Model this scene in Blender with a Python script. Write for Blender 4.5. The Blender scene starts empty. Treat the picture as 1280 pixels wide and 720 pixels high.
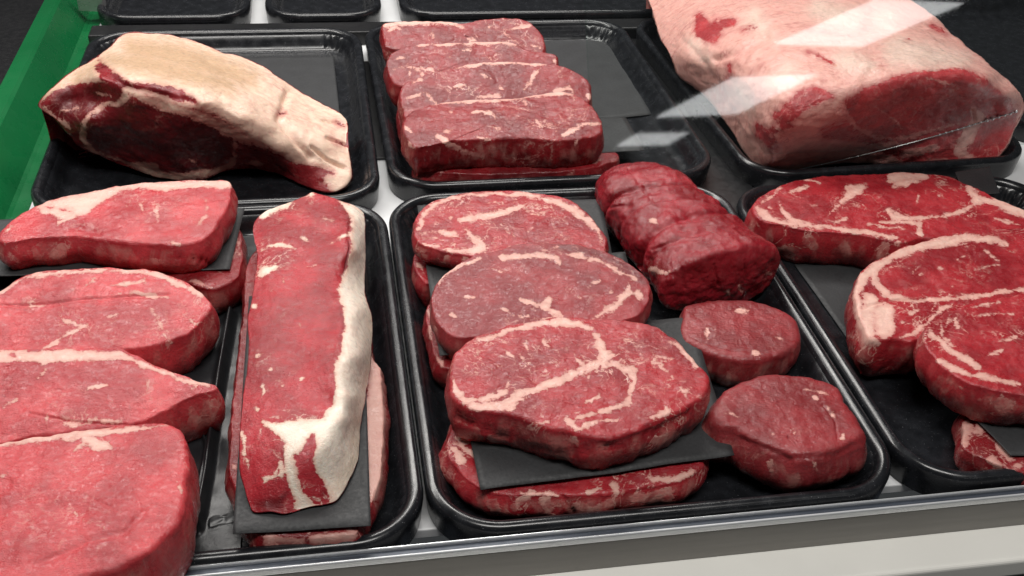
import bpy, math, re
import numpy as np
from mathutils import Vector, Matrix

scene = bpy.context.scene
COL = scene.collection

# ------------------------------------------------------------------ camera
# World: X along the counter, Y away from the customer, Z up. Tray floors lie at z = 0.
FPX, CAMH = 1300.0, 0.50
d1 = np.array([-275., -960., FPX]); d1 /= np.linalg.norm(d1)
d2 = np.array([7666., -435., FPX]); d2 -= d1 * (d1 @ d2); d2 /= np.linalg.norm(d2)
up = np.cross(d1, d2); up = -up if up[1] > 0 else up
MW = np.array([d2, d1, up])
CAM = np.array([0., 0., CAMH])

def ray(p):
    p = np.atleast_2d(np.asarray(p, float))
    r = np.stack([p[:, 0] - 640, p[:, 1] - 360, np.full(len(p), FPX)], 1)
    return r @ MW.T

def onplane(p, z, sy=0., y0=0., sx=0., x0=0.):
    """where the sight lines meet the plane  Z = z + sy (Y-y0) + sx (X-x0)"""
    w = ray(p)
    t = (z - sy * y0 - sx * x0 - CAMH) / (w[:, 2] - sy * w[:, 1] - sx * w[:, 0])
    return CAM + w * t[:, None]

def proj(co):
    c = (co - CAM) @ MW
    return np.stack([640 + FPX * c[:, 0] / c[:, 2], 360 + FPX * c[:, 1] / c[:, 2]], 1)

cam_d = bpy.data.cameras.new('camera')
cam = bpy.data.objects.new('camera', cam_d); COL.objects.link(cam)
B = MW @ np.array([[1, 0, 0], [0, -1, 0], [0, 0, -1.]])
m4 = Matrix.Identity(4)
for i in range(3):
    for j in range(3):
        m4[i][j] = B[i, j]
    m4[i][3] = CAM[i]
cam.matrix_world = m4
cam_d.sensor_width = 36; cam_d.lens = FPX / 1280 * 36
cam_d.clip_start = 0.02; cam_d.clip_end = 60
scene.camera = cam

# ------------------------------------------------------------------ helpers
ORG = dict(A=(0, 0), B=(400, 0), C=(800, 0), D=(0, 220), E=(440, 200), F=(800, 200), G=(0, 450), H=(440, 450), I=(800, 450))
K = 480 / 1280

def T(s):
    """'A 10,20 30,40 G 5,6' -> photo positions; an optional third number is a half width"""
    o, out = (0, 0), []
    k = 1.
    for w in s.split():
        if w in ORG:
            o, k = ORG[w], K
        elif w == 'P':
            o, k = (0, 0), 1.
        else:
            v = [float(q) for q in w.split(',')]
            out.append([o[0] + v[0] * k, o[1] + v[1] * k] + [q * k for q in v[2:3]])
    return np.array(out)

def TS(s, taper=True):
    """strokes separated by ';' - the region letter carries over"""
    out, last = [], 'P'
    for q in s.split(';'):
        q = q.strip()
        if not q:
            continue
        if q.split()[0] not in ORG and q.split()[0] != 'P':
            q = last + ' ' + q
        last = [w for w in q.split() if w in ORG or w == 'P'][-1]
        s = T(q)
        if taper and len(s) > 1 and s[:, 2].max() < 4.2:
            if len(s) == 2: s = np.array([s[0], s.mean(0), s[1]])
            s = s.copy(); s[0, 2] *= .3; s[-1, 2] *= .3; s[:, 2] = s[:, 2] * .74 + .3
        out.append(s)
    return out

_perm = np.random.RandomState(7).permutation(512)
_grad = np.random.RandomState(8).normal(size=(512, 3)); _grad /= np.linalg.norm(_grad, axis=1)[:, None]
def noise(p):
    i = np.floor(p).astype(int); f = p - i
    u = f * f * f * (f * (f * 6 - 15) + 10)
    r = 0
    for dx in (0, 1):
        for dy in (0, 1):
            for dz in (0, 1):
                h = _perm[(_perm[(_perm[(i[:, 0] + dx) & 511] + i[:, 1] + dy) & 511] + i[:, 2] + dz) & 511]
                g = (_grad[h] * (f - np.array([dx, dy, dz]))).sum(1)
                r = r + g * (u[:, 0] if dx else 1 - u[:, 0]) * (u[:, 1] if dy else 1 - u[:, 1]) * (u[:, 2] if dz else 1 - u[:, 2])
    return r
def fbm(p, s, o=4, seed=0):
    r, a = 0, 1.
    for k in range(o):
        r = r + a * noise(p * s + 17.3 * seed + 5.1 * k); s *= 2.03; a *= .5
    return r

def catmull(p, n, closed=True):
    """resample a traced outline to n evenly spaced points on a smooth curve"""
    p = np.asarray(p)[:, :2]
    m = len(p); q = []
    for i in range(m):
        a, b, c, d = p[(i - 1) % m], p[i], p[(i + 1) % m], p[(i + 2) % m]
        t = np.linspace(0, 1, 24, endpoint=False)[:, None]
        l0, l1, l2 = (max(np.linalg.norm(x), 1e-6) for x in (b - a, c - b, d - c))
        mb = (c - a) / (l0 + l1) * l1; mc = (d - b) / (l1 + l2) * l1
        q.append((2 * t ** 3 - 3 * t ** 2 + 1) * b + (t ** 3 - 2 * t ** 2 + t) * mb + (3 * t ** 2 - 2 * t ** 3) * c + (t ** 3 - t ** 2) * mc)
    q = np.concatenate(q); q = np.vstack([q, q[:1]])
    L = np.concatenate([[0], np.cumsum(np.linalg.norm(np.diff(q, axis=0), axis=1))])
    s = np.linspace(0, L[-1], n, endpoint=False)
    return np.stack([np.interp(s, L, q[:, 0]), np.interp(s, L, q[:, 1])], 1)

def seg_field(px, s):
    """largest (half width - distance) over one stroke"""
    best = np.full(len(px), -1e3)
    if len(s) == 1:
        s = np.vstack([s, s + [[.3, 0, 0]]])
    for a, b in zip(s[:-1], s[1:]):
        d = b[:2] - a[:2]
        t = np.clip(((px - a[:2]) @ d) / max(d @ d, 1e-9), 0, 1)
        dist = np.linalg.norm(px - a[:2] - t[:, None] * d, axis=1)
        best = np.maximum(best, a[2] + (b[2] - a[2]) * t - dist)
    return best

def poly_field(px, q):
    q = q[:, :2]
    ins = np.zeros(len(px), bool); dist = np.full(len(px), 1e9)
    for a, b in zip(q, np.roll(q, -1, 0)):
        d = b - a
        t = np.clip(((px - a) @ d) / max(d @ d, 1e-9), 0, 1)
        dist = np.minimum(dist, np.linalg.norm(px - a - t[:, None] * d, axis=1))
        c = (a[1] > px[:, 1]) != (b[1] > px[:, 1])
        x = a[0] + (px[:, 1] - a[1]) * (b[0] - a[0]) / (b[1] - a[1] if b[1] != a[1] else 1e-9)
        ins ^= c & (px[:, 0] < x)
    return np.where(ins, dist, -dist)

def vnormals(co, quads):
    a = co[quads[:, 2]] - co[quads[:, 0]]; b = co[quads[:, 3]] - co[quads[:, 1]]
    fn = np.cross(a, b)
    vn = np.zeros_like(co)
    for k in range(4):
        np.add.at(vn, quads[:, k], fn)
    return vn / np.maximum(np.linalg.norm(vn, axis=1), 1e-12)[:, None]

def tag(o, label, cat, group=None, kind=None):
    o['label'] = label; o['category'] = cat
    if group: o['group'] = group
    if kind: o['kind'] = kind
    return o

def mesh_obj(name, co, faces, mat, parent=None, smooth=True, attrs=None, normals=None):
    me = bpy.data.meshes.new(name)
    if isinstance(faces, np.ndarray):
        nv, nf, k = len(co), len(faces), faces.shape[1]
        me.vertices.add(nv); me.vertices.foreach_set('co', np.asarray(co, np.float32).ravel())
        me.loops.add(nf * k); me.loops.foreach_set('vertex_index', faces.astype(np.int32).ravel())
        me.polygons.add(nf)
        me.polygons.foreach_set('loop_start', np.arange(0, nf * k, k, dtype=np.int32))
        me.update(calc_edges=True); me.validate()
    else:
        me.from_pydata([tuple(c) for c in co], [], faces); me.update()
    for k, v in (attrs or {}).items():
        a = me.attributes.new(k, 'FLOAT', 'POINT'); a.data.foreach_set('value', np.asarray(v, np.float32))
    me.polygons.foreach_set('use_smooth', [smooth] * len(me.polygons))
    if normals is not None:
        me.normals_split_custom_set_from_vertices([tuple(n) for n in normals])
    if mat: me.materials.append(mat)
    o = bpy.data.objects.new(name, me); COL.objects.link(o)
    if parent: o.parent = parent
    return o

def ring_quads(rings, n, first=0, close=True):
    """quads between consecutive closed rings of n vertices"""
    i = np.arange(n); j = (i + 1) % n
    return np.concatenate([np.stack([first + k * n + i, first + k * n + j, first + (k + 1) * n + j, first + (k + 1) * n + i], 1) for k in range(rings - 1)])

# ------------------------------------------------------------------ materials
class N:
    def __init__(self, name):
        self.m = bpy.data.materials.new(name); self.m.use_nodes = True
        self.t = self.m.node_tree
        self.p = self.t.nodes['Principled BSDF']; self.out = self.t.nodes['Material Output']
    def n(self, typ, **kw):
        x = self.t.nodes.new(typ)
        for k, v in kw.items(): setattr(x, k, v)
        return x
    def put(self, sock, v):
        if hasattr(v, 'links') or isinstance(v, bpy.types.NodeSocket): self.t.links.new(v, sock)
        else: sock.default_value = v
    def math(self, op, a, b=0., c=None, clamp=False):
        x = self.n('ShaderNodeMath', operation=op, use_clamp=clamp)
        self.put(x.inputs[0], a); self.put(x.inputs[1], b)
        if c is not None: self.put(x.inputs[2], c)
        return x.outputs[0]
    def rng(self, v, a, b, c=0., d=1., smooth=True):
        x = self.n('ShaderNodeMapRange', interpolation_type='SMOOTHSTEP' if smooth else 'LINEAR')
        for k, q in enumerate((v, a, b, c, d)): self.put(x.inputs[k], q)
        return x.outputs[0]
    def mix(self, f, a, b, mode='MIX'):
        x = self.n('ShaderNodeMix', data_type='RGBA', blend_type=mode)
        self.put(x.inputs[0], f)
        for k, q in ((6, a), (7, b)):
            self.put(x.inputs[k], (*q, 1) if isinstance(q, tuple) and len(q) == 3 else q)
        return x.outputs[2]
    def coord(self, scale=(1, 1, 1), rot=(0, 0, 0)):
        tc = self.n('ShaderNodeTexCoord'); mp = self.n('ShaderNodeMapping')
        mp.inputs['Scale'].default_value = scale; mp.inputs['Rotation'].default_value = rot
        self.t.links.new(tc.outputs['Object'], mp.inputs['Vector'])
        return mp.outputs[0]
    def noise(self, co, scale, detail=3., rough=.5, dist=0.):
        x = self.n('ShaderNodeTexNoise')
        self.t.links.new(co, x.inputs['Vector'])
        for k, v in (('Scale', scale), ('Detail', detail), ('Roughness', rough), ('Distortion', dist)): x.inputs[k].default_value = v
        return x.outputs['Fac']
    def attr(self, name):
        x = self.n('ShaderNodeAttribute', attribute_name=name); return x.outputs['Fac']
    def bump(self, h, strength, dist, prev=None):
        x = self.n('ShaderNodeBump'); x.inputs['Strength'].default_value = strength; x.inputs['Distance'].default_value = dist
        self.put(x.inputs['Height'], h)
        if prev is not None: self.put(x.inputs['Normal'], prev)
        return x.outputs[0]

def meat_mat(name, lean_a, lean_b, fat_a=(.78, .50, .42), fat_b=(.66, .33, .28), tan=(.56, .40, .24), fib=(1, 6, 2), rot=0., vein=.5, wet=.27, veil=.06, glint=0., fatvar=.3, veilc=(.55, .30, .30)):
    s = N(name); co = s.coord(); cf = s.coord(fib, (0, 0, rot))
    big = s.noise(co, 30, 5, .55); med = s.noise(co, 130, 5, .6); fine = s.noise(co, 520, 3, .6)
    fibre = s.noise(cf, 230, 6, .65, .6)
    f = s.math('ADD', s.attr('f'), s.math('ADD', s.math('MULTIPLY', s.math('SUBTRACT', med, .5), 6.5), s.math('MULTIPLY', s.math('SUBTRACT', fine, .5), 4.5)))
    f = s.math('ADD', f, s.math('MULTIPLY', s.math('SUBTRACT', fibre, .5), 4.))
    mf = s.math('MULTIPLY', s.rng(f, -1.1, 1.1), s.math('SUBTRACT', 1., s.math('MULTIPLY', s.attr('s'), s.rng(med, .4, .65, .5, .92))))
    # thin intramuscular fat
    vn = s.noise(co, 48, 4, .55, 1.2)
    vmask = s.rng(s.noise(co, 24, 3, .5), .46, .62)
    vline = s.rng(s.math('ABSOLUTE', s.math('SUBTRACT', vn, .5)), .027, .006)
    mv = s.math('MULTIPLY', s.math('MULTIPLY', vline, vmask), s.math('MULTIPLY', s.rng(fine, .36, .56), vein))
    mv = s.math('MULTIPLY', mv, s.rng(f, -16., -2., .55, 1.5))
    fleck = s.rng(s.noise(co, 240, 2, .5), .70, .78, 0, vein * .45)
    mv = s.math('MAXIMUM', mv, s.math('MULTIPLY', fleck, s.rng(big, .42, .6)))
    lean = s.mix(s.rng(big, .36, .64), tuple(c * 1.05 for c in lean_a), tuple(c * .9 for c in lean_b))
    lean = s.mix(s.rng(fibre, .48, .70, 0, .62), lean, tuple(c * .55 for c in lean_a))
    lean = s.mix(s.rng(med, .5, .75, 0, veil), lean, veilc)  # whitish sheen mixed into the lean colour in patches
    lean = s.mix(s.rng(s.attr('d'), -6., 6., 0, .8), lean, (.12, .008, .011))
    sidepink = s.rng(s.noise(s.coord((1, 1, .5)), 75, 4, .6, .5), .46, .68, 0, .45)
    lean = s.mix(s.math('MULTIPLY', s.attr('s'), sidepink), lean, tuple(.8 * c for c in fat_b))
    edge = s.rng(f, 0, 7.)
    fat = s.mix(edge, fat_b, fat_a)
    fat = s.mix(s.rng(med, .42, .72, 0, .55), fat, tuple((a + 2 * b) / 3 * .96 for a, b in zip(fat_a, fat_b)))
    streak = s.noise(s.coord((1, 2.4, 1), (0, 0, .5)), 34, 6, .68, 1.2)
    fat = s.mix(s.rng(streak, .52, .68, 0, fatvar), fat, tuple(min(.9, c * 1.12 + .04) for c in fat_a))
    fat = s.mix(s.rng(streak, .46, .34, 0, fatvar * .8), fat, tuple(c * .9 for c in fat_b))
    fv = s.noise(s.coord((1, 1.8, 1), (0, 0, .4)), 30, 5, .6, 1.5)
    fat = s.mix(s.math('MULTIPLY', s.rng(s.math('ABSOLUTE', s.math('SUBTRACT', fv, .5)), .022, .002), s.rng(big, .45, .62, 0, fatvar * .75)), fat, (.46, .10, .10))
    fat = s.mix(s.rng(s.math('ADD', s.attr('t'), s.math('MULTIPLY', s.math('SUBTRACT', med, .5), 30.)), -14., 14.), fat, s.mix(s.rng(fibre, .35, .7), tan, tuple(c * .75 for c in tan)))
    lean = s.mix(mv, lean, tuple((a + b) / 2 for a, b in zip(fat_a, fat_b)))
    col = s.mix(mf, lean, fat)
    s.put(s.p.inputs['Base Color'], col)
    s.put(s.p.inputs['Roughness'], s.math('ADD', s.rng(med, .3, .7, wet - .07, wet + .13), s.math('MULTIPLY', mf, .1)))
    s.p.inputs['IOR'].default_value = 1.45
    s.p.inputs['Coat Weight'].default_value = .42; s.p.inputs['Coat Roughness'].default_value = .11
    s.p.inputs['Subsurface Weight'].default_value = .10
    s.p.inputs['Subsurface Radius'].default_value = (1., .35, .2)
    s.p.inputs['Subsurface Scale'].default_value = .0022
    b0 = s.bump(med, .35, .0014); b0 = s.bump(fine, .7, .0006, b0)
    b = s.bump(fibre, .45, .0011)
    b = s.bump(med, .25, .0015, b)
    b = s.bump(fine, .35, .0007, b)
    b = s.bump(mf, .25, .0009, b)
    s.put(s.p.inputs['Normal'], b)
    if glint:
        s.p.inputs['Coat Weight'].default_value = min(1., 1.1 * glint); s.p.inputs['Coat Roughness'].default_value = .09
        b0 = s.bump(s.noise(s.coord((1, 2.2, 1)), 190, 4, .65), .8, .0016, b0)
    wetspots = s.rng(s.noise(s.coord((1, 1.6, 1)), 210, 4, .7), .50, .62, .08, .85 if glint else .6)
    s.put(s.p.inputs['Coat Weight'], wetspots)
    s.put(s.p.inputs['Coat Normal'], b0)
    return s.m

RED = meat_mat('beef_red', (.40, .026, .034), (.29, .014, .021), vein=.6)
BRIGHT = meat_mat('beef_bright', (.56, .058, .068), (.43, .032, .042), fib=(2, 7, 2), veil=.10, vein=.35)
STRIPM = meat_mat('beef_strip', (.46, .032, .044), (.33, .018, .026), fib=(1.5, 8, 2), fat_a=(.92, .80, .68), fat_b=(.78, .50, .40), tan=(.82, .67, .53), wet=.25, vein=.5, glint=1.)
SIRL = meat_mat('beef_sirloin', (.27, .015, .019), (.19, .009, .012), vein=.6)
DULL = meat_mat('beef_dull', (.34, .036, .042), (.255, .021, .027), veil=.16, veilc=(.34, .13, .115), vein=.3, wet=.33)
FILLET = meat_mat('beef_fillet', (.29, .032, .037), (.22, .019, .023), veil=.16, veilc=(.30, .11, .11), vein=.12, wet=.30)
DEEP = meat_mat('beef_deep', (.34, .017, .028), (.24, .009, .016), fib=(3, 6, 2), rot=.7, vein=.1, wet=.24, veil=.05, glint=.5)
DARK = meat_mat('beef_dark', (.27, .018, .023), (.18, .010, .014), fat_a=(.80, .58, .45), fat_b=(.60, .28, .23), tan=(.58, .38, .24), vein=.2, veil=.04, fatvar=.55)
PINK = meat_mat('beef_pink', (.56, .066, .072), (.43, .042, .048), fat_a=(.80, .42, .36), fat_b=(.62, .22, .20), tan=(.86, .60, .51), vein=.4, fatvar=.8)
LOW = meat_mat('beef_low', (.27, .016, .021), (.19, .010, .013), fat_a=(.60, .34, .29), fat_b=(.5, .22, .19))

def plain(name, col, rough, bump=0., bscale=200., metal=0., var=.15, spec=.5, stretch=(1, 1, 1)):
    s = N(name); co = s.coord(stretch); n = s.noise(co, bscale, 5, .6); n2 = s.noise(co, bscale * .13, 3)
    s.put(s.p.inputs['Base Color'], s.mix(s.rng(n2, .3, .7), col, tuple(c * (1 - var) for c in col)))
    s.put(s.p.inputs['Roughness'], s.rng(n, .3, .7, rough * .85, rough * 1.15))
    s.p.inputs['Metallic'].default_value = metal; s.p.inputs['Specular IOR Level'].default_value = spec
    if bump: s.put(s.p.inputs['Normal'], s.bump(n, .5, bump))
    return s.m

def tray_mat():
    s = N('black_tray_plastic'); co = s.coord()
    n = s.noise(co, 90, 5, .6); sc = s.noise(s.coord((1, 14, 3), (0, 0, .6)), 120, 4, .7)
    dust = s.rng(s.noise(co, 900, 1), .735, .76)
    c = s.mix(s.rng(n, .3, .7), (.0075, .008, .0095), (.014, .015, .018))
    s.put(s.p.inputs['Base Color'], s.mix(s.math('MULTIPLY', dust, .5), c, (.25, .25, .26)))
    s.put(s.p.inputs['Roughness'], s.math('ADD', s.rng(n, .3, .7, .2, .29), s.rng(sc, .64, .78, 0, .10)))
    s.put(s.p.inputs['Normal'], s.bump(s.noise(co, 40, 2), .2, .0010))
    return s.m
TRAY = tray_mat()
PAPER = plain('black_paper', (.028, .029, .031), .62, .0006, 420., var=.2)
LINER = plain('black_liner', (.014, .015, .017), .40, .0012, 70., var=.2)
DECK = plain('white_deck', (.72, .73, .74), .35, var=.06)
STEEL = plain('satin_steel', (.23, .22, .205), .42, .0002, 300., metal=.35, var=.08, stretch=(.04, 1, 1))
BRIGHTSTEEL = plain('bright_steel', (.86, .88, .90), .28, .0001, 200., metal=.6, var=.05, stretch=(.05, 1, 1))
GROOVE = plain('groove_dark', (.055, .065, .085), .4, metal=.3)
CREAM = plain('cream_panel', (.86, .85, .80), .38, .0002, 120., var=.05)
BLACK = plain('black_plastic', (.009, .009, .010), .38, .0004, 150.)
GREEN = plain('green_plastic', (.005, .115, .034), .28, .0006, 40., var=.25)
LAMPGREY = plain('bracket_steel', (.62, .62, .62), .3, .0003, 200., metal=.8)
LAMP_W, SHOP_W, PANEL, AMBIENT, SHEEN_W = 14.5, 48.0, 3.6, .04, 3.2

# ------------------------------------------------------------------ builders for the meat
def build_faces(name, co, quads, ngons, mat, parent, attrs, nor):
    used = np.unique(np.concatenate([quads.ravel()] + [np.array(g) for g in ngons]))
    re_ = np.full(len(co), -1); re_[used] = np.arange(len(used))
    q = re_[quads]; g = [re_[np.array(x)] for x in ngons]
    me = bpy.data.meshes.new(name)
    me.vertices.add(len(used)); me.vertices.foreach_set('co', co[used].astype(np.float32).ravel())
    loops = np.concatenate([q.ravel()] + g).astype(np.int32)
    sizes = np.concatenate([np.full(len(q), 4), np.array([len(x) for x in g], int)]).astype(np.int32)
    starts = np.concatenate([[0], np.cumsum(sizes)[:-1]]).astype(np.int32)
    me.loops.add(len(loops)); me.loops.foreach_set('vertex_index', loops)
    me.polygons.add(len(sizes)); me.polygons.foreach_set('loop_start', starts)
    me.update(calc_edges=True)
    for k, v in attrs.items():
        a = me.attributes.new(k, 'FLOAT', 'POINT'); a.data.foreach_set('value', v[used].astype(np.float32))
    me.polygons.foreach_set('use_smooth', [True] * len(sizes))
    me.normals_split_custom_set_from_vertices(nor[used].astype(float).tolist())
    me.materials.append(mat)
    o = bpy.data.objects.new(name, me); COL.objects.link(o)
    if parent: o.parent = parent
    return o

def finish(name, label, cat, group, mat, co, quads, ngons, side, ops, base, zf, lump, fine, sidefat, seed, partlabels=None):
    nor = vnormals(co, quads)
    # knife grooves and folds
    px = proj(co); view = CAM - co; view /= np.linalg.norm(view, axis=1)[:, None]
    vis = (nor * view).sum(1) > .02
    for op in ops:
        if op[0] == 'g':
            for s in TS(op[1]):
                w = s[:, 2].mean(); dd = -seg_field(px, np.column_stack([s[:, :2], np.zeros(len(s))]))
                co = co - nor * (op[2] * np.exp(-(dd / w) ** 2) * vis)[:, None]
    if lump or fine:
        co = co + nor * (lump * fbm(co, 26, 3, seed) + fine * fbm(co, 120, 3, seed + 3))[:, None]
    co[:, 2] = np.maximum(co[:, 2], zf)
    nor = vnormals(co, quads)
    px = proj(co)
    ref = np.linalg.norm(co - CAM, axis=1); wob = (1.7 * .7 / ref)[:, None]
    px = px + wob * np.stack([3.2 * fbm(co, 85, 4, seed + 20), 2.4 * fbm(co, 85, 4, seed + 25)], 1)
    wvar = wob[:, 0] * (2.2 * fbm(co, 95, 3, seed + 31) + 1.1 * fbm(co, 230, 2, seed + 33))
    f = np.full(len(co), float(base)); d = np.full(len(co), -20.); t = np.full(len(co), -30.)
    if sidefat is not None:
        q = co * np.array([1, 1, .55])
        sf = (fbm(q, 55, 3, seed + 9) - sidefat) * 45
        f = np.where(side > .5, np.maximum(f, np.minimum(sf, 12)), f)
    parts = {}
    for op in ops:
        if op[0] in 'g': continue
        fld = np.full(len(co), -1e3)
        if op[0] in 'FLTD':
            fld = poly_field(px, T(op[1]))
        else:
            for s in TS(op[1]):
                if op[0] == 'f' and s[:, 2].max() >= 4.2: s = s * np.array([1, 1, .84])
                fld = np.maximum(fld, seg_field(px, s))
        if op[0] in 'fl': fld = fld + np.where(fld > -6, wvar, 0)
        fld = np.where(vis, fld, -60.)
        fld = np.maximum(fld, -60.)
        k = op[0].lower()
        if k == 'f': f = np.maximum(f, np.minimum(fld, 14))
        if k == 'l': f = np.minimum(f, np.maximum(-fld, -8))
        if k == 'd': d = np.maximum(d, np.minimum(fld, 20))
        if k == 't': t = np.maximum(t, np.minimum(fld, 30))
        if len(op) > 2: parts[op[2]] = np.maximum(parts.get(op[2], -1e3), fld)
    f = np.clip(f, -25, 25)
    attrs = dict(f=f, d=d, t=t, s=side)
    left = np.ones(len(quads), bool)
    pick = {}
    for pn, fld in parts.items():
        m = (fld[quads].mean(1) > 0) & left
        pick[pn] = m; left &= ~m
    root = build_faces(name, co, quads[left], ngons, mat, None, attrs, nor)
    for pn, m in pick.items():
        if m.any():
            po = build_faces(pn, co, quads[m], [], mat, root, attrs, nor)
    tag(root, label, cat, group)
    return root

def slab(name, label, cat, group, mat, outline, h, thick, sy=0., sx=0., r=.0018, bulge=.002, ops=(), n=300, rings=55, side=9,
         base=-14, zf=.0006, lump=.0014, fine=.0008, sidefat=.42, seed=0, dome=.0012, inset=.003):
    o = catmull(T(outline), n)
    c = o.mean(0)
    c0 = onplane(c, h)[0]
    W = onplane(o, h, sy, c0[1], sx, c0[0]); C = onplane(c, h, sy, c0[1], sx, c0[0])[0]
    tang = np.roll(W, -1, 0) - np.roll(W, 1, 0)
    out = np.stack([tang[:, 1], -tang[:, 0], 0 * tang[:, 0]], 1); out /= np.linalg.norm(out, axis=1)[:, None]
    if ((W - C) * out).sum() < 0: out = -out
    Wd = onplane(o, h - .2 * r, sy, c0[1], sx, c0[0]) + out * .38 * r
    Wd = Wd + out * ((fbm(Wd, 60, 3, seed + 40) * .0016 + fbm(Wd, 170, 2, seed + 41) * .0007)[:, None])
    W = np.column_stack([Wd[:, :2], h + sy * (Wd[:, 1] - c0[1]) + sx * (Wd[:, 0] - c0[0])])
    R = np.linalg.norm(W - C, axis=1); rm = R.mean()
    es = np.concatenate([r * np.array([0, .06, .18, .36, .6, .85]), np.linspace(r * 1.2, rm * .985, rings)])
    ring = []
    for e in es[::-1]:
        k = 1 - e / rm
        p = C + (W - C) * k
        el = np.minimum((1 - k) * R, r)
        p[:, 2] -= r - np.sqrt(np.maximum(0, r * r - (r - el) ** 2))
        p[:, 2] += dome * (1 - k * k)
        ring.append(p)
    ntop = len(ring)
    for q in np.linspace(0, 1, side)[1:]:
        p = W + out * (bulge * math.sin(math.pi * min(1, q * 1.05)) - inset * q ** 3 + q * .0045 * fbm(W * np.array([1, 1, 0]) + np.array([0, 0, q * .03]), 45, 3, seed + 44))[:, None]
        p[:, 2] = W[:, 2] - r - q * (thick - r)
        ring.append(p)
    p = W - out * (inset + .006); p[:, 2] = W[:, 2] - thick - .0005; ring.append(p)
    co = np.concatenate(ring)
    nr = len(ring)
    quads = ring_quads(nr, n)
    ngons = [list(range(n))[::-1], list(range((nr - 1) * n, nr * n))]
    # outward orientation
    nn = vnormals(co, quads)
    if nn[n * (ntop // 2):n * (ntop // 2) + n, 2].mean() < 0:
        quads = quads[:, ::-1]; ngons = [g[::-1] for g in ngons]
    sd = np.repeat((np.arange(nr) >= ntop).astype(float), n)
    return finish(name, label, cat, group, mat, co, quads, ngons, sd, ops, base, zf, lump, fine, sidefat, seed)

def patch(name, label, cat, group, mat, outline, ctrl, zf, ops=(), n=360, rings=80, base=-14, lump=.003, fine=.0008, seed=0,
          centre=None, back=.5):
    """a solid piece: its visible skin runs smoothly through control points (position, height), its far side closes down to zf"""
    o = catmull(T(outline), n)
    c = o.mean(0) if centre is None else T(centre)[0]
    cp = T(ctrl); kz = cp[:, 2] / K / 1000.
    cw = np.array([onplane(p[:2], z)[0] for p, z in zip(cp, kz)])
    rr = ray(cp[:, :2]); td = ((cw - CAM) * rr).sum(1) / (rr * rr).sum(1)
    u = (cp[:, :2] - c) / 200.
    def phi(a, b):
        q = ((a[:, None] - b[None]) ** 2).sum(2)
        return .5 * q * np.log(q + 1e-12)
    m = len(u)
    A = np.zeros((m + 3, m + 3)); A[:m, :m] = phi(u, u) + np.eye(m) * 1e-3
    A[:m, m] = 1; A[:m, m + 1:] = u; A[m:, :m] = A[:m, m:].T
    sol = np.linalg.solve(A, np.concatenate([td, np.zeros(3)]))
    ks = np.concatenate([np.linspace(.02, .93, rings), [.955, .975, .99, 1.]])
    pts = np.concatenate([c + (o - c) * k for k in ks])
    v = (pts - c) / 200.
    tt = phi(v, u) @ sol[:m] + sol[m] + v @ sol[m + 1:]
    co = CAM + ray(pts) * tt[:, None]
    co[:, 2] = np.maximum(co[:, 2], zf)
    # rounding towards the far side at the silhouette
    edge = co[-n:]
    aw = edge - CAM; aw[:, 2] = 0; aw /= np.linalg.norm(aw, axis=1)[:, None]
    hgt = np.maximum(edge[:, 2] - zf, 0)[:, None]
    tg = np.roll(o, -1, 0) - np.roll(o, 1, 0); on_ = np.stack([tg[:, 1], -tg[:, 0]], 1); on_ /= np.linalg.norm(on_, axis=1)[:, None]
    if ((o - c) * on_).sum() < 0: on_ = -on_
    und = np.clip((on_[:, 1] + .55) / .5, 0, 1); und = (und * und * (3 - 2 * und))[:, None]
    mid = onplane(o + (c - o) * .4, zf)
    extra = []
    for a, b in ((.10, .06), (.28, .25), (.40, .55), (.40, .85), (.3, 1.)):
        p = edge + aw * hgt * a * back * 2; p[:, 2] = edge[:, 2] - hgt[:, 0] * b
        foot = mid
        q = edge + (foot - edge) * b
        extra.append(p * (1 - und) + q * und)
    co = np.concatenate([co] + extra)
    nr = len(ks) + len(extra)
    quads = ring_quads(nr, n)
    ngons = [list(range(n))[::-1], list(range((nr - 1) * n, nr * n))]
    nn = vnormals(co, quads); q = slice(n * 20, n * 21)
    if (nn[q] * (CAM - co[q])).sum() < 0:
        quads = quads[:, ::-1]; ngons = [g[::-1] for g in ngons]
    sd = np.repeat((np.arange(nr) >= len(ks)).astype(float), n)
    return finish(name, label, cat, group, mat, co, quads, ngons, sd, ops, base, zf, lump, fine, None, seed)

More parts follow.
